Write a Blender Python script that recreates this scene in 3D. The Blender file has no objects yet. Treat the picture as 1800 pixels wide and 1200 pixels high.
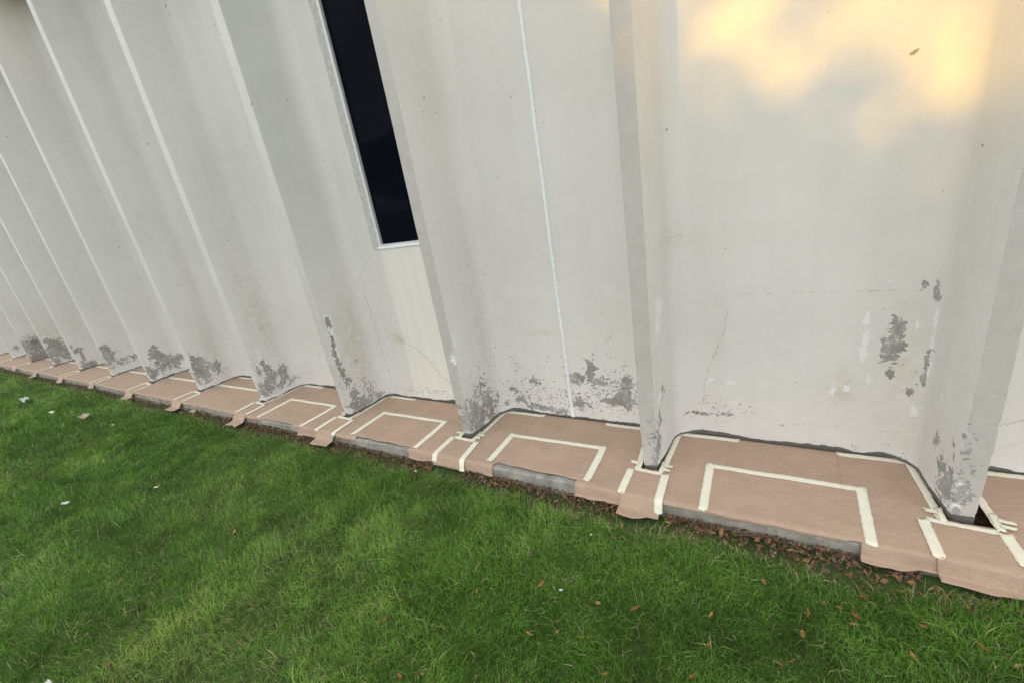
import bpy, math, random
import numpy as np
from mathutils import Matrix, Vector

random.seed(7)
RNG = np.random.default_rng(7)
SC = bpy.context.scene
COL = SC.collection

# ------------------------------------------------------------------ camera
CAM_H = 1.534
FPX = 761.4                       # focal length in pixels of an 1800 px wide picture
RW = np.array([[0.86362959, -0.02843744, 0.50332419],
               [0.47832065, 0.3615674, -0.80029893],
               [-0.15922716, 0.93191219, 0.32586252]])
cam_data = bpy.data.cameras.new('camera')
cam_data.sensor_fit = 'HORIZONTAL'
cam_data.sensor_width = 36.0
cam_data.lens = 36.0 * FPX / 1800.0
cam_data.clip_start = 0.02
cam_data.clip_end = 2000.0
cam = bpy.data.objects.new('camera', cam_data)
COL.objects.link(cam)
mw = Matrix(RW.tolist()).to_4x4()
mw.translation = Vector((0, 0, CAM_H))
cam.matrix_world = mw
SC.camera = cam

# ------------------------------------------------------------------ world, sun, exposure
SUN_EL = math.radians(9.0)
SUN_AZ = math.radians(14.0)       # light travels into the wall and a little to the right
world = bpy.data.worlds.new('World')
SC.world = world
world.use_nodes = True
wn = world.node_tree
wn.nodes.clear()
sky = wn.nodes.new('ShaderNodeTexSky')
sky.sky_type = 'NISHITA'
sky.sun_disc = False
sky.sun_elevation = SUN_EL
sky.sun_rotation = math.radians(180) + SUN_AZ
sky.air_density = 1.0
sky.dust_density = 2.5
sky.ozone_density = 1.0
hs = wn.nodes.new('ShaderNodeHueSaturation')
hs.inputs['Saturation'].default_value = 0.35
veil = wn.nodes.new('ShaderNodeMix'); veil.data_type = 'RGBA'     # thin even evening cloud over the clear sky
veil.inputs[0].default_value = 0.90
veil.inputs[7].default_value = (2.16, 2.23, 2.28, 1)
bg = wn.nodes.new('ShaderNodeBackground')
bg.inputs['Strength'].default_value = 0.15
wo = wn.nodes.new('ShaderNodeOutputWorld')
wn.links.new(sky.outputs[0], hs.inputs['Color'])
wn.links.new(hs.outputs[0], veil.inputs[6])
wn.links.new(veil.outputs[2], bg.inputs[0])
wn.links.new(bg.outputs[0], wo.inputs[0])

sl = bpy.data.lights.new('sun', 'SUN')
sl.energy = 0.86
sl.angle = math.radians(0.6)
sl.color = (1.0, 0.53, 0.01)
sun = bpy.data.objects.new('sun', sl)
COL.objects.link(sun)
LDIR = Vector((math.sin(SUN_AZ) * math.cos(SUN_EL), math.cos(SUN_AZ) * math.cos(SUN_EL), -math.sin(SUN_EL)))
sun.rotation_euler = LDIR.to_track_quat('-Z', 'Y').to_euler()

SC.view_settings.view_transform = 'Standard'
SC.view_settings.look = 'None'
SC.view_settings.gamma = 1.0
SC.view_settings.use_curve_mapping = False
SC.view_settings.exposure = 2.17
SC.render.engine = 'CYCLES'
SC.cycles.max_bounces = 6
SC.cycles.diffuse_bounces = 4
SC.cycles.adaptive_threshold = 0.02
SC.cycles.use_denoising = True

# ------------------------------------------------------------------ dimensions (metres)
PITCH, X1 = 1.22, 0.705           # fins 1.22 m apart; fin 1 is the one at the right
YF, YB = 1.992, 2.405             # fin fronts, back of the bays
ZTOP = 4.14                       # underside of the lintels
KR, KY = 0.011, 1.773              # kerb nosing radius and centre
GZ = -0.09                        # lawn level
def fin_x(k): return X1 - PITCH * (k - 1)
FINS = list(range(-2, 17))

# ------------------------------------------------------------------ numpy noise
def _hash(ix, iy, iz, seed):
    h = (ix * 374761393 + iy * 668265263 + iz * 1440662683 + seed * 974711) & 0x7fffffff
    h = ((h ^ (h >> 13)) * 1274126177) & 0x7fffffff
    h = h ^ (h >> 16)
    return (h & 0xffff) / 65535.0
def vnoise(p, seed=0):
    p = np.asarray(p, float)
    i = np.floor(p).astype(np.int64); f = p - i
    f = f * f * (3 - 2 * f)
    out = 0
    for dx in (0, 1):
        for dy in (0, 1):
            for dz in (0, 1):
                wt = (f[..., 0] if dx else 1 - f[..., 0]) * (f[..., 1] if dy else 1 - f[..., 1]) * (f[..., 2] if dz else 1 - f[..., 2])
                out = out + wt * _hash(i[..., 0] + dx, i[..., 1] + dy, i[..., 2] + dz, seed)
    return out
def fbm(p, seed=0, oct=4):
    p = np.asarray(p, float); a, s, n = 0, 0.5, 0
    for o in range(oct):
        a = a + s * vnoise(p * 2 ** o, seed + o * 17); n += s; s *= 0.5
    return a / n

# ------------------------------------------------------------------ object helpers
def tag(o, label=None, cat=None, group=None, kind=None):
    if label: o['label'] = label
    if cat: o['category'] = cat
    if group: o['group'] = group
    if kind: o['kind'] = kind
    return o
def empty(name, loc=(0, 0, 0)):
    o = bpy.data.objects.new(name, None); COL.objects.link(o); o.location = loc
    o.empty_display_size = 0.1
    return o
def mesh_obj(name, verts, faces, mat, parent=None, smooth=True, attrs=None, loc=None):
    me = bpy.data.meshes.new(name)
    me.from_pydata([tuple(v) for v in verts], [], [tuple(f) for f in faces])
    finish(me, mat, smooth, attrs)
    o = bpy.data.objects.new(name, me); COL.objects.link(o)
    if parent is not None: o.parent = parent
    if loc is not None: o.location = loc
    return o
def finish(me, mat, smooth, attrs):
    if mat is not None: me.materials.append(mat)
    me.polygons.foreach_set('use_smooth', np.full(len(me.polygons), smooth))
    for n, a in (attrs or {}).items():
        at = me.attributes.new(n, 'FLOAT_COLOR', 'POINT')
        a = np.asarray(a, np.float32)
        if a.shape[1] == 3: a = np.concatenate([a, np.ones((len(a), 1), np.float32)], 1)
        at.data.foreach_set('color', a.ravel())
    me.update()
def fast_mesh(name, V, F, mat, smooth=False, attrs=None):
    """V (n,3), F (m,k) all faces with k corners"""
    me = bpy.data.meshes.new(name)
    V = np.asarray(V, np.float32); F = np.asarray(F, np.int32)
    me.vertices.add(len(V)); me.vertices.foreach_set('co', V.ravel())
    k = F.shape[1]
    me.loops.add(F.size); me.loops.foreach_set('vertex_index', F.ravel())
    me.polygons.add(len(F)); me.polygons.foreach_set('loop_start', np.arange(0, F.size, k, dtype=np.int32))
    me.update(calc_edges=True)
    finish(me, mat, smooth, attrs)
    o = bpy.data.objects.new(name, me); COL.objects.link(o)
    return o
def grid_faces(nr, nc, keep=None):
    f = []
    for r in range(nr - 1):
        for c in range(nc - 1):
            if keep is None or keep(r, c):
                a = r * nc + c
                f.append((a, a + 1, a + nc + 1, a + nc))
    return f
def box(x0, x1, y0, y1, z0, z1):
    v = [(x, y, z) for z in (z0, z1) for y in (y0, y1) for x in (x0, x1)]
    f = [(0, 2, 3, 1), (4, 5, 7, 6), (0, 1, 5, 4), (2, 6, 7, 3), (0, 4, 6, 2), (1, 3, 7, 5)]
    return v, f
def boxes(lst):
    V, F = [], []
    for b in lst:
        v, f = box(*b); n = len(V); V += v; F += [tuple(i + n for i in q) for q in f]
    return V, F

# ------------------------------------------------------------------ plan profile of a fin, and rays onto the facade
def half_at(y):                   # half width of a fin at depth y (before the rounded corner)
    return 0.042 + (np.clip(y, YF, 2.29) - YF) * (0.026 / (2.29 - YF))
def fin_profile(fine):
    """right half, from front centre to back wall: (dx, y) list"""
    s = 0.012 if fine else 0.05
    pts = [(0.0, YF), (0.025, YF), (0.0392, YF), (0.0402, YF + 0.0002), (0.0414, YF + 0.0012), (0.0420, YF + 0.0026), (0.0421, YF + 0.006)]
    n = max(3, int(0.285 / s))
    for i in range(1, n + 1):
        y = YF + 0.006 + (2.285 - YF - 0.006) * i / n
        pts.append((float(half_at(y)), y))
    r = 0.12; n = 16 if fine else 7
    cx, cy = 0.068 + r, YB - r
    for i in range(1, n + 1):
        a = math.pi / 2 * i / n
        pts.append((cx - r * math.cos(a), cy + r * math.sin(a)))
    return pts
PFX = 0.068 + 0.12                # where the rounded corner meets the flat panel
_prof = fin_profile(True)
_plan = []
for k in FINS:
    p = [(fin_x(k) + dx, y) for dx, y in _prof]; q = [(fin_x(k) - dx, y) for dx, y in _prof]
    _plan.append(list(reversed(q)) + p[1:])
_plan.sort(key=lambda L: L[0][0])
PLAN = np.array([p for L in _plan for p in L])
def pix_ray(px, py): return RW @ np.array([px - 900.0, 600.0 - py, -FPX])
def at(px, py):
    """point of the facade seen at a photograph position (a survey of where the marks are)"""
    d = pix_ray(px, py)
    A, B = PLAN[:-1], PLAN[1:]; E = B - A
    den = d[0] * (-E[:, 1]) + d[1] * E[:, 0]
    den = np.where(np.abs(den) < 1e-12, 1e-12, den)
    t = (A[:, 0] * (-E[:, 1]) + A[:, 1] * E[:, 0]) / den
    u = (d[0] * A[:, 1] - d[1] * A[:, 0]) / den
    ok = (t > 0) & (((u >= 0) & (u <= 1)))
    t = np.min(t[ok])
    return np.array([d[0] * t, d[1] * t, CAM_H + d[2] * t])
def on_floor(px, py, z):
    d = pix_ray(px, py); t = (z - CAM_H) / d[2]
    return np.array([d[0] * t, d[1] * t, z])

# ------------------------------------------------------------------ material helpers
class N:
    def __init__(s, name):
        s.m = bpy.data.materials.new(name); s.m.use_nodes = True
        s.t = s.m.node_tree; s.t.nodes.clear()
        s.out = s.t.nodes.new('ShaderNodeOutputMaterial')
        s.b = s.t.nodes.new('ShaderNodeBsdfPrincipled')
        s.t.links.new(s.b.outputs[0], s.out.inputs[0])
    def node(s, ty, **kw):
        n = s.t.nodes.new(ty)
        for k, v in kw.items(): setattr(n, k, v)
        return n
    def link(s, a, b): s.t.links.new(a, b)
    def put(s, inp, v):
        if hasattr(v, 'is_output') or isinstance(v, bpy.types.NodeSocket): s.link(v, inp)
        elif isinstance(v, tuple): inp.default_value = v if len(v) == len(inp.default_value) else (*v, 1)
        else: inp.default_value = v
    def pos(s):
        return s.node('ShaderNodeNewGeometry').outputs['Position']
    def scale(s, v, sc):
        n = s.node('ShaderNodeVectorMath', operation='MULTIPLY'); s.put(n.inputs[0], v); n.inputs[1].default_value = sc
        return n.outputs[0]
    def noise(s, v, scale, detail=3, rough=0.55, dist=0.0):
        n = s.node('ShaderNodeTexNoise'); s.put(n.inputs['Vector'], v)
        n.inputs['Scale'].default_value = scale; n.inputs['Detail'].default_value = detail
        n.inputs['Roughness'].default_value = rough; n.inputs['Distortion'].default_value = dist
        return n.outputs[0]
    def math(s, op, a, b=0.0, c=None):
        n = s.node('ShaderNodeMath', operation=op); s.put(n.inputs[0], a); s.put(n.inputs[1], b)
        if c is not None: s.put(n.inputs[2], c)
        return n.outputs[0]
    def ramp(s, v, a, b, lo=0.0, hi=1.0, smooth=True):
        n = s.node('ShaderNodeMapRange', interpolation_type='SMOOTHSTEP' if smooth else 'LINEAR')
        s.put(n.inputs['Value'], v); s.put(n.inputs['From Min'], a); s.put(n.inputs['From Max'], b)
        s.put(n.inputs['To Min'], lo); s.put(n.inputs['To Max'], hi)
        return n.outputs[0]
    def mix(s, f, a, b, ty='MIX'):
        n = s.node('ShaderNodeMix', data_type='RGBA', blend_type=ty)
        s.put(n.inputs[0], f); s.put(n.inputs[6], a); s.put(n.inputs[7], b)
        return n.outputs[2]
    def attr(s, name):
        n = s.node('ShaderNodeAttribute', attribute_name=name)
        sp = s.node('ShaderNodeSeparateColor'); s.link(n.outputs['Color'], sp.inputs[0])
        return n, sp.outputs
    def bump(s, h, strength, dist, normal=None):
        n = s.node('ShaderNodeBump'); s.put(n.inputs['Height'], h)
        n.inputs['Strength'].default_value = strength; n.inputs['Distance'].default_value = dist
        if normal is not None: s.link(normal, n.inputs['Normal'])
        return n.outputs[0]
    def set(s, **kw):
        for k, v in kw.items(): s.put(s.b.inputs[k.replace('_', ' ')], v)
        return s.m

def m_paint(marked):
    n = N('painted_concrete' if marked else 'painted_concrete_sound'); P = n.pos()
    _, (crack, base, front) = (lambda r: (r[0], r[1][:3]))(n.attr('marks2'))
    _, (pale, speck, dirt) = (lambda r: (r[0], r[1][:3]))(n.attr('marks3'))
    _, (peel, stain, white) = (lambda r: (r[0], r[1][:3]))(n.attr('marks'))
    big = n.noise(P, 1.3, 3)
    streak = n.noise(n.scale(P, (9, 9, 0.5)), 1.0, 4, 0.6)
    mott = n.noise(P, 14, 4, 0.6)
    c = n.mix(n.ramp(big, 0.3, 0.7), (0.702, 0.690, 0.672), (0.758, 0.747, 0.728))
    c = n.mix(n.ramp(streak, 0.35, 0.75, 0, 0.22), c, (0.645, 0.622, 0.595))
    c = n.mix(n.ramp(mott, 0.42, 0.75, 0, 0.40), c, (0.785, 0.765, 0.745))
    c = n.mix(n.math('MULTIPLY', front, n.ramp(mott, 0.2, 0.7, 0.75, 1.0)), c, (0.505, 0.480, 0.452))
    c = n.mix(n.math('MULTIPLY', pale, n.ramp(n.noise(n.scale(P, (26, 9, 0.7)), 1.0, 4, 0.6), 0.25, 0.75, 0.55, 1.0)), c, (0.84, 0.82, 0.765))
    c = n.mix(n.ramp(n.noise(P, 210, 2, 0.6), 0.35, 0.75, 0, 0.16), c, (0.55, 0.54, 0.51))
    # tiny sparse pits all over
    pit = n.ramp(n.noise(P, 30, 1, 0.3), 0.80, 0.812)
    c = n.mix(n.math('MULTIPLY', pit, 0.7), c, (0.22, 0.19, 0.16))
    if not marked:
        hh = n.math('ADD', n.math('MULTIPLY', n.noise(P, 130, 2, 0.6), n.math('ADD', 0.30, n.math('MULTIPLY', front, 0.9))), n.math('MULTIPLY', n.noise(P, 3.5, 1), 4.0))
        return n.set(Base_Color=c, Roughness=0.5, Normal=n.bump(hh, 0.5, 0.003), Specular_IOR_Level=0.35)
    st = n.math('MULTIPLY', stain, n.ramp(n.noise(P, 18, 5, 0.7), 0.3, 0.7))
    c = n.mix(n.math('MULTIPLY', st, 0.75), c, (0.52, 0.45, 0.31))
    ds = n.noise(P, 75, 2, 0.5)
    ck = n.ramp(n.math('ADD', crack, n.math('MULTIPLY', n.math('SUBTRACT', n.noise(P, 60, 3), 0.5), 0.7)), 0.42, 0.85, 0, 0.62)
    c = n.mix(ck, c, (0.34, 0.29, 0.23))
    wv = n.math('ADD', white, n.math('MULTIPLY', n.math('SUBTRACT', n.noise(P, 55, 4, 0.65), 0.5), 1.6))
    wm = n.ramp(wv, 0.5, 0.6)
    c = n.mix(wm, c, (0.80, 0.81, 0.82))
    # peeled paint: bare concrete with ragged outlines
    a1 = n.math('MULTIPLY', n.math('SUBTRACT', n.noise(P, 15, 4, 0.6, 1.1), 0.5), 2.0)
    a2 = n.math('MULTIPLY', n.math('SUBTRACT', n.noise(P, 75, 3, 0.6), 0.5), 0.8)
    pv = n.math('ADD', peel, n.math('ADD', a1, a2))
    pm = n.ramp(pv, 0.50, 0.545)
    sv = n.math('ADD', speck, n.math('MULTIPLY', n.math('SUBTRACT', n.noise(n.scale(P, (1, 1, 1.5)), 42, 3, 0.65, 0.4), 0.5), 2.6))
    sm = n.ramp(sv, 0.62, 0.68)
    keepf = n.ramp(n.noise(P, 44, 4, 0.65, 0.5), 0.60, 0.64, 1.0, 0.12)      # islands of paint left inside a patch
    mask = n.math('MAXIMUM', n.math('MULTIPLY', pm, keepf), sm)
    g1 = n.mix(n.ramp(n.noise(P, 11, 4, 0.65), 0.3, 0.7), (0.30, 0.296, 0.29), (0.46, 0.455, 0.445))
    g1 = n.mix(n.ramp(n.noise(P, 5, 2), 0.45, 0.65, 0, 0.65), g1, (0.29, 0.25, 0.21))
    g1 = n.mix(n.ramp(ds, 0.4, 0.7, 0, 0.40), g1, (0.20, 0.19, 0.18))
    # rim of thick old paint round each flake
    rim = n.math('MULTIPLY', n.ramp(pv, 0.44, 0.5), n.math('SUBTRACT', 1.0, pm))
    c = n.mix(n.math('MULTIPLY', rim, 0.45), c, (0.76, 0.75, 0.72))
    c = n.mix(mask, c, g1)
    # grime and the black sealer along the foot of the wall
    dv = n.math('ADD', dirt, n.math('MULTIPLY', n.math('SUBTRACT', n.noise(P, 30, 4, 0.7), 0.5), 1.2))
    c = n.mix(n.ramp(dv, 0.4, 0.8, 0, 0.8), c, (0.15, 0.135, 0.115))
    bv = n.math('ADD', base, n.math('MULTIPLY', n.math('SUBTRACT', n.noise(n.scale(P, (1, 1, 2)), 28, 4, 0.6), 0.5), 0.9))
    bm = n.ramp(bv, 0.5, 0.6)
    c = n.mix(bm, c, n.mix(mott, (0.10, 0.095, 0.088), (0.17, 0.16, 0.145)))
    hh = n.math('MULTIPLY', mask, -0.9)
    hh = n.math('ADD', hh, n.math('MULTIPLY', n.noise(P, 130, 2, 0.6), n.math('ADD', 0.30, n.math('ADD', n.math('MULTIPLY', mask, 0.7), n.math('MULTIPLY', front, 0.9)))))
    hh = n.math('ADD', hh, n.math('MULTIPLY', n.noise(P, 3.5, 1), 4.0))
    nb = n.bump(hh, 0.5, 0.003)
    return n.set(Base_Color=c, Roughness=n.ramp(mask, 0, 1, 0.5, 0.9, False), Normal=nb, Specular_IOR_Level=0.35)

def m_concrete(name, a, b, moss=0.0):
    n = N(name); P = n.pos()
    c = n.mix(n.ramp(n.noise(P, 9, 5, 0.65), 0.3, 0.7), a, b)
    c = n.mix(n.ramp(n.noise(P, 70, 3, 0.7), 0.5, 0.75, 0, 0.6), c, tuple(x * 0.45 for x in a))
    c = n.mix(n.ramp(n.noise(P, 3, 3), 0.5, 0.75, 0, moss), c, (0.10, 0.10, 0.06))
    nb = n.bump(n.noise(P, 90, 4, 0.7), 0.5, 0.004)
    return n.set(Base_Color=c, Roughness=0.92, Normal=nb)

def m_paper():
    n = N('kraft_paper'); P = n.pos()
    info = n.node('ShaderNodeObjectInfo').outputs['Random']
    c = n.mix(n.ramp(n.noise(P, 5, 4, 0.6), 0.3, 0.7), (0.440, 0.316, 0.233), (0.492, 0.356, 0.266))
    fibre = n.noise(n.scale(P, (22, 130, 60)), 1.0, 3, 0.6)
    c = n.mix(n.ramp(fibre, 0.4, 0.75, 0, 0.30), c, (0.39, 0.275, 0.205))
    c = n.mix(n.ramp(info, 0, 1, 0.0, 0.14, False), c, (0.36, 0.25, 0.19))
    c = n.mix(n.ramp(n.noise(P, 13, 4, 0.7), 0.55, 0.8, 0, 0.22), c, (0.31, 0.225, 0.165))
    c = n.mix(n.ramp(n.noise(P, 55, 2, 0.5), 0.74, 0.80, 0, 0.5), c, (0.24, 0.17, 0.12))
    ridge = n.math('ABSOLUTE', n.math('SUBTRACT', n.noise(n.scale(P, (5, 11, 8)), 1.0, 3, 0.5, 1.2), 0.5))
    ridge2 = n.math('ABSOLUTE', n.math('SUBTRACT', n.noise(n.scale(P, (13, 7, 9)), 1.3, 2, 0.5, 0.8), 0.5))
    crease = n.math('MINIMUM', n.ramp(ridge, 0.0, 0.03), n.ramp(ridge2, 0.0, 0.02))
    c = n.mix(n.math('MULTIPLY', n.math('SUBTRACT', 1.0, crease), 0.24), c, (0.56, 0.43, 0.33))
    h = n.math('ADD', n.math('MULTIPLY', n.noise(n.scale(P, (11, 21, 18)), 1.0, 4, 0.5, 0.9), 1.2), n.math('MULTIPLY', fibre, 0.35))
    h = n.math('SUBTRACT', h, n.math('MULTIPLY', crease, 0.5))
    nb = n.bump(h, 0.42, 0.007)
    return n.set(Base_Color=c, Roughness=0.7, Normal=nb, Specular_IOR_Level=0.3)

def m_tape():
    n = N('masking_tape'); P = n.pos()
    c = n.mix(n.ramp(n.noise(P, 30, 3, 0.6), 0.35, 0.7), (0.82, 0.79, 0.64), (0.87, 0.85, 0.71))
    c = n.mix(n.ramp(n.noise(n.scale(P, (60, 60, 60)), 1.0, 4, 0.65), 0.45, 0.8, 0, 0.35), c, (0.62, 0.54, 0.40))
    nb = n.bump(n.noise(P, 90, 4, 0.65), 0.4, 0.003)
    return n.set(Base_Color=c, Roughness=0.6, Normal=nb)

def m_simple(name, col, rough=0.7, var=0.25, scale=20.0, metal=0.0, bump=0.2, spec=0.5):
    n = N(name); P = n.pos()
    c = n.mix(n.ramp(n.noise(P, scale, 4, 0.6), 0.3, 0.7), tuple(x * (1 - var) for x in col), tuple(min(1, x * (1 + var)) for x in col))
    return n.set(Base_Color=c, Roughness=rough, Metallic=metal, Specular_IOR_Level=spec, Normal=n.bump(n.noise(P, scale * 5, 3), bump, 0.003))

def m_vcol(name, rough=0.6, trans=0.0, spec=0.3):
    n = N(name); a, _ = n.attr('tint')
    if trans > 0:
        tr = n.node('ShaderNodeBsdfTranslucent'); n.link(a.outputs['Color'], tr.inputs['Color'])
        mx = n.node('ShaderNodeMixShader'); mx.inputs[0].default_value = trans
        n.link(n.b.outputs[0], mx.inputs[1]); n.link(tr.outputs[0], mx.inputs[2]); n.link(mx.outputs[0], n.out.inputs[0])
    return n.set(Base_Color=a.outputs['Color'], Roughness=rough, Specular_IOR_Level=spec)

def m_glass():
    n = N('dark_window_glass'); P = n.pos()
    c = n.mix(n.noise(P, 3, 3), (0.003, 0.004, 0.008), (0.006, 0.008, 0.014))
    return n.set(Base_Color=c, Roughness=0.05, IOR=1.15, Specular_IOR_Level=0.12, Normal=n.bump(n.noise(P, 2, 1), 0.02, 0.01))

def m_ground():
    n = N('lawn_soil'); P = n.pos()
    c = n.mix(n.ramp(n.noise(P, 2.5, 5, 0.65), 0.35, 0.65), (0.040, 0.085, 0.012), (0.070, 0.120, 0.022))
    c = n.mix(n.ramp(n.noise(P, 40, 4, 0.7), 0.45, 0.7, 0, 0.7), c, (0.050, 0.048, 0.020))
    return n.set(Base_Color=c, Roughness=0.95, Normal=n.bump(n.noise(P, 60, 4, 0.7), 0.8, 0.02))

M_PAINT = m_paint(True); M_SOUND = m_paint(False)
M_PLAIN = m_simple('pale_painted_concrete', (0.60, 0.59, 0.56), 0.6, 0.06, 3)
M_LINTEL = m_concrete('bare_lintel_concrete', (0.26, 0.25, 0.22), (0.34, 0.33, 0.30))
M_KERB = m_concrete('weathered_kerb_concrete', (0.25, 0.235, 0.205), (0.42, 0.40, 0.36), 0.75)
M_PAPER = m_paper(); M_TAPE = m_tape()
M_SOIL = m_simple('bed_soil', (0.085, 0.055, 0.035), 0.95, 0.5, 30, 0, 0.9, 0.1)
M_ALU = m_simple('pale_aluminium_frame', (0.74, 0.76, 0.78), 0.38, 0.05, 30, 0.15, 0.05)
M_GASKET = m_simple('grey_window_surround', (0.55, 0.545, 0.53), 0.75, 0.12, 30, 0, 0.2)
M_SEAL = m_simple('white_sealant', (0.86, 0.90, 0.94), 0.45, 0.06, 25, 0, 0.35)
M_GLASS = m_glass(); M_GROUND = m_ground()
M_GRASS = m_vcol('grass_blades', 0.55, 0.25, 0.25)
M_LITTER = m_vcol('dry_leaf_litter', 0.8, 0.0, 0.15)
M_LEAF = m_vcol('fallen_leaf', 0.65, 0.12, 0.2)
M_SCRAP = m_simple('white_paper_scrap', (0.56, 0.58, 0.57), 0.7, 0.1, 60)
M_CREAM = m_simple('cream_tape_scrap', (0.70, 0.64, 0.48), 0.7, 0.1, 60)
M_KSCRAP = m_simple('tan_paper_scrap', (0.46, 0.36, 0.29), 0.75, 0.12, 60)
M_BARK = m_simple('tree_bark', (0.09, 0.07, 0.05), 0.95, 0.35, 9, 0, 0.9, 0.1)
M_FOL = m_vcol('tree_foliage', 0.6, 0.2, 0.3)

# ------------------------------------------------------------------ ground, kerb, bed
gx = np.concatenate([np.linspace(-400, -20, 12), np.linspace(-18, 8, 105), np.linspace(10, 400, 12)])
gy = np.concatenate([np.linspace(-400, -6, 12), np.linspace(-5, 1.8, 40), np.linspace(2.6, 400, 10)])
GXX, GYY = np.meshgrid(gx, gy)
near = (GXX > -19) & (GXX < 9) & (GYY > -5.5) & (GYY < 1.9)
GZZ = GZ + np.where(near, (fbm(np.stack([GXX * 1.3, GYY * 1.3, GXX * 0], -1), 5, 3) - 0.5) * 0.03, 0)
tag(mesh_obj('ground', np.stack([GXX, GYY, GZZ], -1).reshape(-1, 3), grid_faces(len(gy), len(gx)), M_GROUND), kind='structure')
def ground_z(x, y):
    return GZ + (fbm(np.stack([np.asarray(x) * 1.3, np.asarray(y) * 1.3, np.asarray(x) * 0], -1), 5, 3) - 0.5) * 0.03

kx = np.arange(-19, 3.6, 0.03)
kprof = [(1.765, -0.16), (1.763, -0.10), (1.762, -0.05)]
for i in range(0, 7):
    a = math.pi / 2 * i / 6
    kprof.append((KY - KR * math.cos(a), -KR + KR * math.sin(a)))
kprof += [(1.84, 0.0), (1.90, 0.0), (1.90, -0.05)]
kprof = np.array(kprof)
KV = np.zeros((len(kprof), len(kx), 3))
KV[..., 0] = kx[None]; KV[..., 1] = kprof[:, :1]; KV[..., 2] = kprof[:, 1:] - 0.005
kn = fbm(KV * np.array([25, 60, 60]), 31, 3) - 0.5
KV[..., 1] += np.maximum(kn, -0.2) * 0.016 * (np.arange(len(kprof)) < 9)[:, None]
KV[..., 2] += np.minimum(0, kn) * 0.010
tag(mesh_obj('kerb', KV.reshape(-1, 3), [tuple(reversed(f)) for f in grid_faces(len(kprof), len(kx))], M_KERB), kind='structure')

bx = np.arange(-19, 3.6, 0.06); by = np.linspace(1.895, 2.46, 14)
BX, BY = np.meshgrid(bx, by)
BZ = -0.010 + (fbm(np.stack([BX * 20, BY * 20, BX * 0], -1), 8, 3) - 0.8) * 0.012
hole = np.exp(-(((BX - (X1 + 0.07)) / 0.07) ** 2 + ((BY - 2.07) / 0.12) ** 2))
BZ -= 0.05 * hole
tag(mesh_obj('planting_bed', np.stack([BX, BY, BZ], -1).reshape(-1, 3), grid_faces(len(by), len(bx)), M_SOIL), kind='structure')

# ------------------------------------------------------------------ facade wear: marks surveyed from the photograph
# (px, py, half width px, half height px, strength)
PEEL = [(837,731,20,28,1.0),(855,702,16,16,.8),(862,722,12,18,.8),(845,680,14,14,.55),(872,700,10,14,.6),
 (941,670,9,7,.75),(1012,664,12,8,.95),(1039,655,10,18,.95),(1048,672,10,8,.8),(1059,665,7,9,.7),(1103,672,10,13,.95),(1097,696,17,16,.95),(1108,712,12,10,.7),
 (1021,708,17,10,.85),(1074,706,13,7,.8),(919,700,12,7,.7),(902,685,9,9,.7),(938,712,14,6,.8),(960,718,30,5,.7),(890,700,8,10,.6),(985,722,20,5,.7),
 (1158,781,8,26,.75),(1161,740,5,20,.55),(1164,690,5,14,.5),(1150,812,9,14,.9),(1240,726,22,3,.85),(1280,728,20,2.5,.85),(1254,716,5,3,.7),(1301,710,3,5,.7),
 (1570,602,17,22,.95),(1556,610,8,7,.8),(1584,590,6,16,.8),(1573,568,6,8,.9),(1627,500,5,5,.95),(1647,511,5,9,.95),(1651,524,3,6,.9),(1630,634,4,9,.9),(1623,665,3.5,12,.9),(1597,692,5,5,.95),(1565,656,9,6,.8),(1608,687,2.5,2.5,.9),
 (1661,856,16,18,.9),(1688,874,20,14,.85),(1679,905,14,10,.95),(1697,769,8,7,.85),(1700,789,7,8,.7),(1676,790,4,12,.75),(1655,820,8,14,.7),(1645,775,5,9,.7),(1715,832,6,6,.8),(1708,850,9,6,.6),
 (577,569,4,8,.8),(583,596,4,12,.62),(588,615,5,14,.7),(595,638,5,16,.75),(603,655,5,12,.8),(612,668,6,9,.75),(648,681,8,9,.85),(622,690,9,10,.8),(628,712,16,10,.95),(645,705,14,9,.85),(662,695,12,7,.7),(640,662,6,6,.6),
 (470,646,8,5,.9),(462,638,4,4,.8),(476,664,11,11,1.0),(499,657,8,10,1.0),(506,661,5,5,.8),(467,681,11,10,.9),(455,652,5,8,.85),(481,684,9,6,.7),(462,690,12,6,.8),
 (352,643,13,10,1.05),(360,657,11,9,1.0),(379,645,9,7,1.0),(337,629,4,5,.9),(345,660,8,7,.8),(352,672,9,4,.6),(366,668,6,4,.5),
 (270,621,10,7,1.0),(285,634,13,9,1.05),(296,638,8,6,.9),(265,655,9,7,1.0),(307,636,6,9,.95),(318,627,5,4,.9),(316,637,5,4,.8),(280,650,10,4,.6),
 (188,620,11,7,1.0),(196,631,7,5,.9),(192,642,8,4,.7),(203,635,6,5,.7),
 (138,616,8,2.5,1.0),(145,624,3,8,1.0),(150,641,8,4,.9),(162,640,10,4,.9),(125,607,3,2.5,.9),
 (98,607,14,6,1.05),(108,617,14,6,1.0),(80,600,6,2.5,.9),(98,634,8,4,.95),(118,626,8,4,.8),
 (28,612,5,3,.95),(60,600,7,3,.7)]
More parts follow.
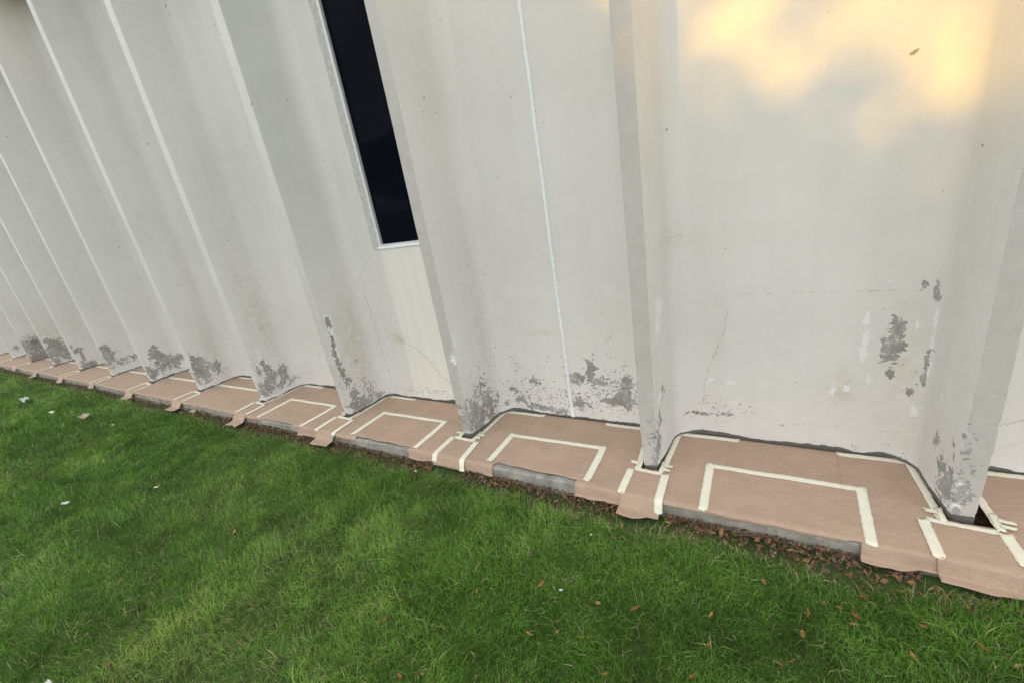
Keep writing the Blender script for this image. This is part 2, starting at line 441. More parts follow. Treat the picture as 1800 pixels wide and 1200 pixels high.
WHITE = [(1523,563,6,9,.75),(1521,597,8,13,.7),(1518,620,7,9,.75),(1527,666,4,7,.7),(1607,723,8,7,.7),(1463,687,5,6,.8),(1488,681,6,6,.8),(1613,577,4,12,.6),(1646,560,4,16,.7),(1640,600,4,18,.65),(1632,650,4,14,.6),(1565,494,26,2,.6),
 (1159,540,6,14,.75),(1156,575,5,20,.65),(1161,695,9,9,.6),(1165,770,8,30,.5),(575,560,6,6,.8),(583,590,7,18,.7),(590,620,7,14,.65),(796,630,5,9,.75),(800,600,6,14,.55),(1690,855,14,4,.7),(1684,890,14,5,.8),(1700,870,10,5,.6),
 (1248,665,12,8,.5),(1285,672,10,8,.5),(455,625,6,20,.5),(338,640,4,24,.5),(262,640,5,20,.5),(1012,686,5,7,.6),(1655,700,4,20,.45)]
STAIN = [(622,600,18,60,.75),(452,560,18,50,.7),(365,600,14,40,.6),(845,560,18,60,.45),(1480,680,16,16,.9),(1150,620,10,80,.35),(1590,650,30,60,.35),(420,500,14,30,.4),(340,500,14,26,.4),(1262,600,10,50,.35),(700,597,9,6,.8),(1180,425,20,16,.35),(945,585,40,4,.4),(1600,760,40,30,.3),(130,570,14,26,.35),(75,590,12,18,.6)]
SPECK = [(845,690,24,60,.52),(870,640,14,40,.36),(940,690,60,40,.50),(1010,700,60,30,.55),(1090,690,36,44,.55),(905,640,20,30,.42),(980,640,40,24,.33),(1060,620,30,40,.30),(1250,720,50,20,.40),(1300,725,40,14,.33),(1360,745,60,12,.30),(640,690,30,24,.50),(590,670,16,40,.38),(520,680,20,14,.33),(480,670,26,22,.42),(760,690,40,9,.42),(1690,830,24,60,.45),(1620,700,30,40,.25),(355,665,26,12,.42),(290,650,24,12,.45),(200,640,18,9,.45),(150,640,20,7,.4),(1150,760,14,50,.42)]
DIRT = [(68,608,16,15,.75),(66,630,20,8,.85),(55,595,12,9,.5),(108,632,14,6,.5),(838,745,18,20,.35),(628,722,14,12,.35),(160,640,12,4,.4)]
CRACK = [[(1205,521),(1290,519),(1380,516),(1450,513),(1540,513),(1622,510)],
 [(1278,545),(1275,575),(1262,610),(1245,645),(1238,680),(1236,722)],
 [(1148,448),(1160,432),(1180,416),(1200,413)],
 [(1395,744),(1450,748),(1530,756),(1580,760),(1620,775)],
 [(1748,748),(1775,744),(1800,738)],
 [(689,587),(709,599),(730,611),(750,628),(765,646),(776,660),(797,678)],
 [(633,483),(645,529),(662,585),(672,615),(680,643),(689,672)],[(657,443),(642,465),(633,483)],
 [(310,502),(330,498),(352,492)],[(398,498),(420,494),(450,486)],
 [(570,366),(595,376),(620,382)],[(925,588),(950,585),(985,586)],[(1000,552),(1010,545)],[(718,679),(745,681),(785,688)],[(1740,790),(1800,775)]]

def to_marks(lst):
    out = []
    for px, py, hw, hh, s in lst:
        try:
            c = at(px, py)
        except ValueError:
            continue
        d = math.sqrt(c[0] ** 2 + c[1] ** 2 + (c[2] - CAM_H) ** 2)
        # size of the mark along the surface and up it
        try:
            a, b = at(px - hw, py), at(px + hw, py); rh = 0.5 * np.linalg.norm((b - a)[:2])
        except ValueError:
            rh = hw * d / FPX
        rh = min(rh, hw * d / FPX * 4.5)
        rv = hh * d / FPX * 1.12
        out.append((c, max(rh, 0.004), max(rv, 0.004), s))
    return out
MK = {'peel': to_marks(PEEL), 'white': to_marks(WHITE), 'stain': to_marks(STAIN), 'speck': to_marks(SPECK), 'dirt': to_marks(DIRT)}
CRK_S = [.64, .72, .68, .64, .75, .90, .74, .66, .66, .66, .62, .66, .62, .72, .7]      # how open each crack is
CRK = []
for L in CRACK:
    out = []
    for a, b in zip(L[:-1], L[1:]):
        for q in range(4):
            u = q / 4
            out.append((a[0] * (1 - u) + b[0] * u + random.uniform(-1.3, 1.3), a[1] * (1 - u) + b[1] * u + random.uniform(-1.3, 1.3)))
    CRK.append([at(*p) for p in out + [L[-1]]])

def mark_field(V, lst, soft):
    f = np.zeros(len(V))
    for c, rh, rv, s in lst:
        m = (np.abs(V[:, 0] - c[0]) < rh * 3 + .02) & (np.abs(V[:, 2] - c[2]) < rv * 3 + .02)
        if not m.any(): continue
        dh = np.hypot(V[m, 0] - c[0], V[m, 1] - c[1]) / rh; dv = (V[m, 2] - c[2]) / rv
        q = dh ** 2 + dv ** 2
        f[m] = np.maximum(f[m], s * np.exp(-0.5 * q) if not soft else s * np.exp(-0.6 * q))
    return f
def crack_field(V):
    f = np.zeros(len(V))
    for L, st in zip(CRK, CRK_S):
        for a, b in zip(L[:-1], L[1:]):
            e = b - a; ll = max(1e-9, (e ** 2).sum())
            lo, hi = np.minimum(a, b) - .05, np.maximum(a, b) + .05
            m = ((V > lo) & (V < hi)).all(1)
            if not m.any(): continue
            t = np.clip(((V[m] - a) @ e) / ll, 0, 1)
            d = np.linalg.norm(V[m] - (a + t[:, None] * e), axis=1)
            f[m] = np.maximum(f[m], st * np.exp(-(d / 0.0092) ** 2))
    return f
def wear(V, front, seed, pale=None):
    """all wear attributes for wall points"""
    z = V[:, 2]
    nz = fbm(V * np.array([2.2, 2.2, 1.5]), 77, 4)
    nf = fbm(V * np.array([7, 7, 7]), 91, 3)
    peel = mark_field(V, MK['peel'], False)
    peel = np.maximum(peel, 0.30 * np.exp(-(np.maximum(z, 0) / 0.05) ** 2) * (nz * 1.5))
    white = mark_field(V, MK['white'], False) * 1.18
    stain = np.clip(mark_field(V, MK['stain'], True) + 0.75 * np.clip(nz - .44, 0, 1) * np.exp(-((z - .45) / .4) ** 2), 0, 1)
    speck = mark_field(V, MK['speck'], True)
    speck = np.maximum(speck, 0.30 * np.exp(-(np.maximum(z, 0) / 0.18) ** 2) * np.clip(nz * 2 - .4, 0, 1.3))
    dirt = mark_field(V, MK['dirt'], True)
    base = np.clip(1.05 - np.maximum(0, z - 0.004 - 0.028 * np.clip(nf * 1.6 - .35, 0, 1)) / 0.016, 0, 1.05)
    crack = crack_field(V)
    fr = np.asarray(front, float) * np.ones(len(V))
    fr = np.clip(fr, 0, 1)
    pl = np.zeros(len(V)) if pale is None else pale
    return {'marks': np.stack([peel, stain, white], 1), 'marks2': np.stack([crack, base, fr], 1), 'marks3': np.stack([pl, speck, dirt], 1)}

# ------------------------------------------------------------------ the building
building = empty('concrete_building', (X1, YB, 0))
tag(building, 'long off-white painted concrete building front with closely spaced tall vertical fins', 'building')
def bchild(o):
    o.parent = building
    o.matrix_parent_inverse = Matrix.Translation((-X1, -YB, 0))
    return o
def z_rows(fine):
    lo = np.arange(-0.14, 1.32, 0.012 if fine else 0.022)
    return np.concatenate([lo, np.arange(1.36, 2.3, 0.05), np.arange(2.4, 4.9, 0.25), [4.9]])
def split_paint(o, W):
    """faces without any wear take the plain paint"""
    me = o.data; me.materials.append(M_SOUND)
    mk = (W['marks'].max(1) > 0.02) | (W['marks2'][:, :2].max(1) > 0.02) | (W['marks3'][:, 1:].max(1) > 0.02)
    li = np.zeros(len(me.loops), np.int32); me.loops.foreach_get('vertex_index', li)
    me.polygons.foreach_set('material_index', np.where(mk[li].reshape(-1, 4).any(1), 0, 1).astype(np.int32))
def fine_bay(k): return k in (0, 1, 2, 3, 4, 5)

for k in FINS:
    fine = fine_bay(k)
    half = fin_profile(True if fine or k in (6, 7, 8, 9, 10, 11) else False)
    prof = [(-dx, y, 1 if i < 4 else 0) for i, (dx, y) in reversed(list(enumerate(half)))][:-1] + [(dx, y, 1 if i < 4 else 0) for i, (dx, y) in enumerate(half)]
    prof = np.array(prof)
    zr = z_rows(fine)
    V = np.zeros((len(zr), len(prof), 3))
    V[..., 0] = prof[None, :, 0]; V[..., 1] = prof[None, :, 1]; V[..., 2] = zr[:, None]
    # the nose thins towards the foot, and its arrises are chipped
    w = np.clip(1 - np.maximum(zr, 0) / 0.32, 0, 1)[:, None]
    nearf = np.clip((2.15 - prof[None, :, 1]) / 0.16, 0, 1)
    V[..., 0] *= 1 - 0.16 * w * nearf
    V[..., 1] += 0.010 * w * np.clip((2.02 - prof[None, :, 1]) / 0.03, 0, 1)
    V[..., 0] += fin_x(k)
    P = V.reshape(-1, 3)
    edge = np.exp(-((np.abs(prof[:, 0]) - 0.040) / 0.006) ** 2) * (prof[:, 1] < YF + 0.012)
    edge = np.tile(edge, len(zr))
    chip = np.clip(fbm(P * np.array([18, 18, 26]), 40 + k, 3) - 0.52, 0, 1) * 4 * edge * np.clip(1.15 - P[:, 2] * 0.9, 0.15, 1)
    P[:, 1] += chip * 0.006
    P[:, 0] -= np.sign(P[:, 0] - fin_x(k)) * chip * 0.005
    wav = (fbm(P * np.array([1.5, 1.5, 2.2]), 60 + k, 2) - 0.5) * 0.002
    P[:, 0] += wav * np.clip((2.3 - P[:, 1]) / 0.3, 0, 1)
    front = np.tile(prof[:, 2], len(zr))
    front = front * (np.clip(1.6 - P[:, 2] / 3.2, 0.3, 1.0) if k <= 3 else (0.75 if k == 4 else 0.3) * np.clip(1.2 - P[:, 2] / 2.0, 0.1, 1))
    W_ = wear(P, front, k)
    o = mesh_obj('fin', P, grid_faces(len(zr), len(prof)), M_PAINT, attrs=W_)
    split_paint(o, W_); bchild(o)

WX0, WX1, WZ0, WZ1 = -2.535, -1.955, 1.285, 4.0       # window opening in the third bay
for k in FINS[:-1]:                                    # panel in the bay between fin k+1 (left) and fin k (right)
    fine = k in (0, 1, 2, 3, 4)
    xa, xb = fin_x(k + 1) + PFX, fin_x(k) - PFX
    st = 0.012 if fine else 0.04
    xs = np.linspace(xa, xb, max(4, int(round((xb - xa) / st)) + 1))
    zr = z_rows(fine)
    if k == 3:
        xs = np.sort(np.concatenate([xs[(np.abs(xs - WX0) > .006) & (np.abs(xs - WX1) > .006)], [WX0, WX1]]))
        zr = np.sort(np.concatenate([zr[(np.abs(zr - WZ0) > .006) & (np.abs(zr - WZ1) > .05)], [WZ0, WZ1]]))
    XX, ZZ = np.meshgrid(xs, zr)
    V = np.stack([XX, np.full_like(XX, YB), ZZ], -1).reshape(-1, 3)
    keep = None
    pale = None
    if k == 3:
        keep = lambda r, c: not (WX0 - 1e-6 <= xs[c] < WX1 - 1e-6 and WZ0 - 1e-6 <= zr[r] < WZ1 - 1e-6)
        edge = -2.555 + 0.012 * (fbm(V * np.array([0, 0, 9]), 3, 2) - .5) * 2 - 0.03 * np.clip(0.6 - V[:, 2], 0, 1)
        pale = np.clip((V[:, 0] - edge) / 0.03, 0, 1) * (V[:, 2] < WZ0 + .01)
    W_ = wear(V, 0, k, pale)
    o = mesh_obj('wall_panel', V, grid_faces(len(zr), len(xs), keep), M_PAINT, attrs=W_)
    split_paint(o, W_); bchild(o)
    # lintel closing the top of the bay
    v, f = box(fin_x(k + 1) + 0.06, fin_x(k) - 0.06, 1.998, YB + 0.1, ZTOP, 4.88)
    bchild(mesh_obj('lintel', v, f, M_LINTEL, smooth=False))
v, f = box(fin_x(16) - 0.4, fin_x(-2) + 0.4, 1.90, 12.0, 4.9, 5.25)
bchild(mesh_obj('roof', v, f, M_PLAIN, smooth=False))
v, f = boxes([(fin_x(16) - 0.2, fin_x(16) - 0.19, YB, 12, -.1, 4.9), (fin_x(-2) + 0.19, fin_x(-2) + 0.2, YB, 12, -.1, 4.9), (fin_x(16) - 0.2, fin_x(-2) + 0.2, 11.9, 12, -.1, 4.9)])
bchild(mesh_obj('outer_wall', v, f, M_PLAIN, smooth=False))

# window with pale metal frame set back in its opening
d0 = YB + 0.004
fv, ff = boxes([(WX0 - 0.002, WX0 + 0.022, YB - 0.006, YB + 0.12, WZ0, WZ1), (WX1 - 0.022, WX1 + 0.002, YB - 0.006, YB + 0.12, WZ0, WZ1),
                (WX0 + 0.022, WX1 - 0.022, d0 - 0.012, YB + 0.12, WZ0 - 0.001, WZ0 + 0.020), (WX0 + 0.022, WX1 - 0.022, d0 - 0.012, YB + 0.12, WZ1 - 0.02, WZ1 + 0.001)])
win = bchild(mesh_obj('window', fv, ff, M_ALU, smooth=False))
g = mesh_obj('glass', *box(WX0 + 0.02, WX1 - 0.02, d0 + 0.012, d0 + 0.018, WZ0 + 0.018, WZ1 - 0.018), M_GLASS, parent=win, smooth=False)
# grey strip where the paint was cut back beside the frame, ragged on its outer edge
zz = np.arange(WZ0 - 0.02, WZ1, 0.02); rag = 0.010 * (fbm(np.stack([zz * 14, zz * 0, zz * 0], 1), 12, 3) - .5) * 2
v = []
for q, z in enumerate(zz):
    v += [(WX0 - 0.068 + rag[q], YB - 0.0025, z), (WX0 - 0.0025, YB - 0.0035, z)]
g2 = mesh_obj('surround_strip', v, [(2 * i, 2 * i + 1, 2 * i + 3, 2 * i + 2) for i in range(len(zz) - 1)], M_GASKET, parent=win)
# white sealant bead under the frame
xx = np.linspace(WX0 - 0.02, WX1, 60); v = []
rb = 0.006 * (fbm(np.stack([xx * 30, xx * 0, xx * 0], 1), 14, 3) - .5) * 2
for q, x in enumerate(xx):
    v += [(x, YB - 0.002, WZ0 - 0.020 + rb[q]), (x, YB - 0.012, WZ0 - 0.008 + rb[q] * .5), (x, YB - 0.010, WZ0 + 0.004), (x, YB + 0.004, WZ0 + 0.007)]
mesh_obj('sealant_bead', v, [(4 * i + j, 4 * i + j + 4, 4 * i + j + 5, 4 * i + j + 1) for i in range(len(xx) - 1) for j in range(3)], M_SEAL, parent=win)

# white sealant line down the joint in the second bay
xj = fin_x(2) - PITCH / 2
zz = np.arange(0.015, 4.2, 0.015); v = []
nx = (fbm(np.stack([zz * 2.5, zz * 0, zz * 0], 1), 21, 3) - .5) * 0.010; nw = 0.0105 + 0.004 * (fbm(np.stack([zz * 9, zz * 0, zz * 0], 1), 22, 3) - .5)
for q, z in enumerate(zz):
    ww = nw[q] + (0.006 if z < 0.09 else 0)
    for a, h in ((-1, 0.0), (-.7, 0.008), (0, 0.011), (.7, 0.008), (1, 0.0)):
        v.append((xj + nx[q] + a * ww, YB - 0.001 - h, z))
bchild(mesh_obj('sealant_joint', v, [(5 * i + j, 5 * i + j + 1, 5 * i + j + 6, 5 * i + j + 5) for i in range(len(zz) - 1) for j in range(4)], M_SEAL))

# two small chips where the paint has come off the upper wall
M_CHIP = m_simple('bare_chip', (0.36, 0.33, 0.28), 0.9, 0.2, 60)
for px, py, a, b, rot in ((1607, 92, 0.015, 0.007, 0.5), (745, 172, 0.006, 0.009, 0.2)):
    c = at(px, py); V = [(c[0], c[1] - 0.0016, c[2])]
    for q in range(14):
        t = q * 2 * math.pi / 14; r = 1 + 0.22 * math.sin(q * 2.7) + 0.12 * math.cos(q * 5.1)
        u, v_ = a * r * math.cos(t), b * r * math.sin(t)
        V.append((c[0] + u * math.cos(rot) - v_ * math.sin(rot), c[1] - 0.0012, c[2] + u * math.sin(rot) + v_ * math.cos(rot)))
    bchild(mesh_obj('paint_chip', V, [(0, 1 + q, 1 + (q + 1) % 14) for q in range(14)], M_CHIP))

# ------------------------------------------------------------------ masking paper and tape
def undul(x, y):
    p = np.stack([np.asarray(x, float) * 5, np.asarray(y, float) * 7, np.zeros_like(np.asarray(x, float))], -1)
    q = np.stack([np.asarray(x, float) * 12, np.asarray(y, float) * 19, np.ones_like(np.asarray(x, float))], -1)
    return 0.007 * np.clip(fbm(p, 51, 2) - 0.35, 0, 1) + 0.0022 * (fbm(q, 52, 1))
def path_pts(x, s, lay, flare):
    """(x, s): s metres forward of the kerb nosing centre -> points draped over the kerb"""
    x = np.asarray(x, float); s = np.asarray(s, float); lay = np.broadcast_to(np.asarray(lay, float), x.shape)
    R = KR + lay; L = R * math.pi / 2
    a = np.clip(s / R, 0, math.pi / 2)
    t = np.maximum(s - L, 0); dn = np.minimum(t, 0.046); ex = np.maximum(t - 0.046, 0)
    y = np.where(s <= 0, KY - s, KY - R * np.sin(a) - dn * math.sin(flare) - ex * 0.985)
    z = np.where(s <= 0, lay, -KR + R * np.cos(a) - dn * math.cos(flare) - ex * 0.06)
    u = undul(x, KY - np.minimum(s, 0.05))
    g = np.clip(s / 0.03, 0, 1)
    lim = np.clip((s - 0.012) / 0.06, 0, 1) * (vnoise(np.stack([x * 11, s * 9, x * 0 + 3], 1), 54) - 0.25) * 0.022
    return np.stack([x, y - u * g - np.maximum(lim, 0), z + u * (1 - g) + 0.5 * u * (ex > 0)], 1)
SHEET_SEED = [100]
def sheet(name, bounds, y_back, s_front, lay, flare=0.15, step=0.014, extra_rows=(), tuck=0.0):
    """bounds(y) -> xmin, xmax at depth y; s_front: how far it runs past the nosing centre (may be negative)"""
    SHEET_SEED[0] += 1; sd = SHEET_SEED[0]
    s0 = KY - y_back
    ss = list(np.linspace(s0, min(s_front, 0), max(2, int((min(s_front, 0) - s0) / step) + 2)))
    for e in extra_rows:
        ss += [KY - e - 0.001, KY - e + 0.001]
    if s_front > 0: ss += list(np.linspace(0, s_front, max(3, int(s_front / 0.007))))[1:]
    ss = sorted(set(round(a, 5) for a in ss if a <= s_front + 1e-6))
    n = 44; V = []
    for s in ss:
        y = KY - s if s <= 0 else KY - s
        x0, x1 = bounds(y)
        ed = (vnoise(np.array([[s * 14, 1.0, sd], [s * 14, 7.0, sd]]), sd) - 0.5) * 0.006
        xs = np.linspace(x0 + ed[0], x1 + ed[1], n)
        sa = np.full(n, s)
        if s == ss[-1]: sa = sa + (fbm(np.stack([xs * 9, xs * 0, xs * 0], 1), sd, 3) - 0.5) * 0.034
        if s_front <= 0 and s == ss[-1]: sa = np.minimum(sa, 0)
        V.append((xs, sa))
    V = path_pts(np.concatenate([q[0] for q in V]), np.concatenate([q[1] for q in V]), lay, flare)
    o = mesh_obj(name, V, [tuple(reversed(f)) for f in grid_faces(len(ss), n)], M_PAPER)
    so = o.modifiers.new('thickness', 'SOLIDIFY'); so.thickness = 0.0006; so.offset = 1
    return o
def tape(parent, a, b, w=0.036, lay=0.016, flare=0.15, torn=True):
    """strip from a to b, points (x, s) in paper coordinates (s = KY - y, unrolled over the kerb)"""
    a, b = np.array(a, float), np.array(b, float)
    L = np.linalg.norm(b - a); t = (b - a) / L; nrm = np.array([-t[1], t[0]])
    n = max(3, int(L / 0.012)); V = []; m = 5
    jag = [RNG.uniform(-0.006, 0.006, m) if torn else np.zeros(m) for _ in range(2)]
    wob = RNG.uniform(-0.0012, 0.0012, n + 1)
    for i in range(n + 1):
        c = a + t * L * i / n
        for j in range(m):
            p = c + nrm * ((j / (m - 1) - 0.5) * w + wob[i])
            if i == 0: p = p + t * jag[0][j]
            if i == n: p = p + t * jag[1][j]
            V.append((p[0], p[1], lay + 0.0004 * math.sin(i * 1.7 + j) + (0.0030 * max(0.0, 1 - min(i, n - i) / 2.0) if j in (0, 4) and torn else 0)))
    V = np.array(V); V = path_pts(V[:, 0], V[:, 1], V[:, 2], flare)
    o = mesh_obj('tape_strip', V, grid_faces(n + 1, m), M_TAPE, parent=parent)
    so = o.modifiers.new('thickness', 'SOLIDIFY'); so.thickness = 0.0002; so.offset = 0
    return o
S = lambda y: KY - y
ORD = ['', 'first', 'second', 'third', 'fourth', 'fifth', 'sixth', 'seventh', 'eighth', 'ninth', 'tenth', 'eleventh', 'twelfth', 'thirteenth', 'fourteenth', 'fifteenth', 'sixteenth', 'seventeenth', 'eighteenth', 'nineteenth', 'twentieth']
def bay_phrase(k):
    if k == 0: return 'bay at the right frame edge'
    if k == 1: return 'wide sunlit bay at right'
    if k == 2: return 'bay with the white sealant line'
    if k == 3: return 'bay below the dark window'
    return ORD[k - 3] + ' bay left of the dark window'
def clear(y): return float(half_at(max(y, YF))) + 0.010 + (max(0, y - 2.29) * 0.35 if y > 2.29 else 0)
HANG = {0: (0.09, 0.09), 1: (0.030, 0.085), 2: (0.075, 0.080), 3: (0.030, 0.070), 4: (0.030, 0.070)}
MIDF = {0: 0.012, 1: 0.022, 2: -0.022, 3: -0.012, 4: 0.008}
GRP = 'kraft paper sheets masking the bays'
for k in range(0, 14):
    xl, xr = fin_x(k + 1), fin_x(k)
    ph = bay_phrase(k)
    jx = lambda a: xl + a + random.uniform(-0.008, 0.008)
    if k <= 4:
        b1, b2 = jx(0.33), jx(0.90)
        bk = sheet('paper_sheet', lambda y: (b1, b2), YB - 0.008, S(2.02), 0.0008)
        tag(bk, 'kraft paper sheet at the back wall of the ' + ph, 'paper', GRP)
        eL, eR, hL, hR = jx(0.368), jx(0.855), HANG[k][0], HANG[k][1]
        gap = 0.060 if k == 0 else 0.0
        def bl(y):
            if y > 1.99: return xl + clear(y) + (gap * math.exp(-((y - 2.05) / 0.09) ** 2)), eL
            return xl + 0.004, (eL if y > 1.80 else eL - 0.022)
        def br(y):
            if y > 1.99: return eR, xr - clear(y)
            return (eR if y > 1.80 else eR + 0.022), xr - 0.004
        le = sheet('paper_sheet', bl, YB - 0.03, hL, 0.0024, extra_rows=(1.99,))
        tag(le, 'kraft paper sheet along the left fin of the ' + ph, 'paper', GRP)
        ri = sheet('paper_sheet', br, YB - 0.03, hR, 0.0026, extra_rows=(1.99,))
        tag(ri, 'kraft paper sheet along the right fin of the ' + ph, 'paper', GRP)
        m0, m1, my = jx(0.292), jx(0.915), 2.108 + random.uniform(-.012, .012)
        mi = sheet('paper_sheet', lambda y: (m0, m1), my, MIDF[k], 0.0044)
        tag(mi, 'tape-edged kraft paper rectangle at front of the ' + ph, 'paper', GRP)
        f_end = min(MIDF[k], 0.02)
        tape(mi, (m0 - 0.002, S(my + 0.012)), (m0 - 0.002 + random.uniform(-.006, .006), f_end - 0.004), 0.040, 0.0060)
        tape(mi, (m1 + 0.004, S(my + 0.016)), (m1 + 0.004 + random.uniform(-.02, .006), f_end), 0.040, 0.0061)
        tape(mi, (m0 - 0.012, S(my + random.uniform(-.008, .006))), (m1 + 0.018, S(my + random.uniform(-.004, .006))), 0.034, 0.0072)
        # tape along the wall and the fins
        tape(le, (xl + 0.085, S(YB - 0.030)), (xl + 0.408, S(YB - 0.028)), 0.034, 0.0042)
        tape(le, (xl + clear(2.0) + 0.012 + gap * .7, S(1.985)), (xl + 0.088, S(2.375)), 0.030, 0.0050)
        tape(ri, (xr - 0.365, S(YB - 0.030)), (xr - 0.085, S(YB - 0.026)), 0.034, 0.0042)
        tape(ri, (xr - clear(2.0) - 0.010, S(1.985)), (xr - 0.088, S(2.375)), 0.030, 0.0050)
    else:
        bk = sheet('paper_sheet', lambda y: (xl + clear(y), xr - clear(y)), YB - 0.02, S(2.10), 0.0008)
        tag(bk, 'brown kraft paper sheet at the back of the ' + ph, 'paper', GRP)
        def bf(y):
            c = clear(y) if y > 1.99 else 0.006
            return xl + c, xr - c
        fr = sheet('paper_sheet', bf, 2.168, 0.020, 0.0026, extra_rows=(1.99,))
        tag(fr, 'wide kraft paper sheet reaching the kerb in the ' + ph, 'paper', GRP)
        tape(fr, (xl + 0.08, S(2.165)), (xr - 0.075, S(2.168)), 0.036, 0.0044)
        if k in (5, 6): tape(bk, (xl + 0.80, S(2.19)), (xl + 0.80, S(2.375)), 0.034, 0.0044)
        tape(bk, (xl + 0.085, S(YB - 0.030)), (xl + (0.35 if k == 5 else 0.9), S(YB - 0.028)), 0.034, 0.0030)
        tape(bk, (xl + clear(2.0) + 0.012, S(2.02)), (xl + 0.088, S(2.375)), 0.026, 0.0052)

for k in range(1, 14):
    xc = fin_x(k)
    tongue = k >= 4
    flare = 0.55 if tongue else (0.25 if k == 1 else 0.35)
    ln = {1: 0.105, 2: 0.125, 3: 0.075, 4: 0.13, 5: 0.14, 6: 0.13}.get(k, 0.10 + 0.03 * math.sin(k * 2.1))
    w2 = {1: 0.128, 2: 0.100, 3: 0.112}.get(k, 0.105 + 0.01 * math.sin(k * 3.7))
    tw = (0.02 if k == 1 else 0.015 * math.sin(k * 1.9))
    def bs(y, xc=xc, w2=w2, tw=tw, tongue=tongue, k=k):
        s = KY - y
        if s <= 0: return xc - w2, xc + w2
        sh = 0.85 if tongue else 1.0
        return xc - w2 * (1 - (1 - sh) * min(1, s / .1)) + tw * s / .1 * .5, xc + w2 * (1 - (1 - sh) * min(1, s / .1)) + tw * s / .1 * .5
    st = sheet('paper_strip', bs, 1.968, ln, 0.0062, flare)
    tag(st, 'kraft paper strip draped over the kerb before the ' + (ORD[k] + ' fin counted from the right' if k > 1 else 'rightmost visible fin'), 'paper', 'kraft paper strips in front of the fins')
    e1 = 0.0 if k > 4 else {1: 0.012, 2: 0.010, 3: 0.060, 4: 0.02}[k]
    e2 = 0.0 if k > 4 else {1: -0.03, 2: 0.080, 3: 0.085, 4: 0.03}[k]
    sl_ = 0.0 if k != 3 else 0.02
    tape(st, (xc - w2 + 0.004, S(1.965)), (xc - w2 + 0.006 + random.uniform(-.008, .008), e1), 0.038, 0.0078, flare)
    tape(st, (xc + w2 - 0.016, S(1.962)), (xc + w2 - 0.008 + sl_ + random.uniform(-.006, .006), e2), 0.040, 0.0079, flare)
    tape(st, (xc - w2 + 0.02, S(1.966)), (xc + w2 - 0.03, S(1.960)), 0.026, 0.0090, flare)
    if k <= 5:
        tape(st, (xc - 0.058, S(1.972)), (xc - 0.060, S(2.055)), 0.024, 0.0100, flare)
        tape(st, (xc + 0.058 + (0.045 if k == 1 else 0), S(1.972)), (xc + 0.062 + (0.045 if k == 1 else 0), S(2.07)), 0.024, 0.0100, flare)
        tape(st, (xc - 0.110, S(2.020)), (xc - 0.062, S(2.024)), 0.024, 0.0110, flare)
        if k <= 3:
            dxr = 0.05 if k == 1 else 0
            tape(st, (xc + 0.060 + dxr, S(2.035)), (xc + 0.108 + dxr, S(2.028)), 0.022, 0.0110, flare)
            tape(st, (xc + 0.058 + dxr, S(2.000)), (xc + 0.100 + dxr, S(1.992)), 0.020, 0.0120, flare)

# ------------------------------------------------------------------ leaf litter strip along the kerb
n = 9000
lx = RNG.uniform(-15, 2.6, n)
lx = np.concatenate([lx, RNG.uniform(-4.5, 1.6, 5000)])
n = len(lx)
ly = 1.765 - np.abs(RNG.normal(0, 0.07, n)); ly = np.clip(ly, 1.52, 1.762)
fk = np.round((X1 - lx) / PITCH); under = (np.abs(lx - (X1 - fk * PITCH)) < np.where(fk == 0, 0.165, 0.115)) & (ly > np.where(fk == 0, 1.69, 1.66))
lx, ly = lx[~under], ly[~under]; n = len(lx)
lz = ground_z(lx, ly) + 0.004 + np.clip((ly - 1.66) / 0.1, 0, 1) * 0.016 + RNG.uniform(0, 0.010, n)
def leaf_cloud(x, y, z, size, elong, tilt, cols):
    n = len(x)
    yaw = RNG.uniform(0, 2 * np.pi, n); pt = RNG.normal(0, tilt, n); rl = RNG.normal(0, tilt, n)
    t = np.stack([np.cos(yaw) * np.cos(pt), np.sin(yaw) * np.cos(pt), np.sin(pt)], 1)
    b = np.stack([-np.sin(yaw) * np.cos(rl), np.cos(yaw) * np.cos(rl), np.sin(rl)], 1)
    nn = np.cross(t, b)
    L = size[:, None]; W = (size * elong)[:, None]
    c = np.stack([x, y, z], 1); cur = RNG.uniform(-0.15, 0.35, n)[:, None] * L
    P = [c - t * L * .5 + nn * cur * .6, c - t * L * .1 + b * W * .5 + nn * cur * .2, c + t * L * .25 + b * W * .4 + nn * cur * .2, c + t * L * .5 + nn * cur,
         c + t * L * .2 - b * W * .42 + nn * cur * .2, c - t * L * .15 - b * W * .5 + nn * cur * .2]
    V = np.stack(P, 1).reshape(-1, 3)
    i = np.arange(n)[:, None] * 6
    F = np.concatenate([i + [0, 1, 5], i + [1, 2, 4], i + [1, 4, 5], i + [2, 3, 4]], 0)
    return V, F, np.repeat(cols, 6, 0)
pal = np.array([(0.16, 0.075, 0.040), (0.11, 0.060, 0.038), (0.23, 0.100, 0.045), (0.07, 0.045, 0.030), (0.27, 0.135, 0.065), (0.20, 0.14, 0.09), (0.05, 0.035, 0.026)])
cols = pal[RNG.choice(len(pal), n, p=[.20, .2, .10, .17, .08, .15, .10])] * RNG.uniform(0.7, 2.0, (n, 1))
V, F, T = leaf_cloud(lx, ly, lz, 0.008 + 0.026 * RNG.random(n) ** 2.2, RNG.uniform(0.22, 0.6, n), 0.5, cols * 0.72 + np.array([0.040, 0.030, 0.022]) * RNG.uniform(.4, 1.6, (n, 1)))
tag(fast_mesh('leaf_litter', V, F, M_LITTER, attrs={'tint': T}), 'strip of dry reddish brown leaf litter along the concrete kerb', 'leaf litter', kind='stuff')

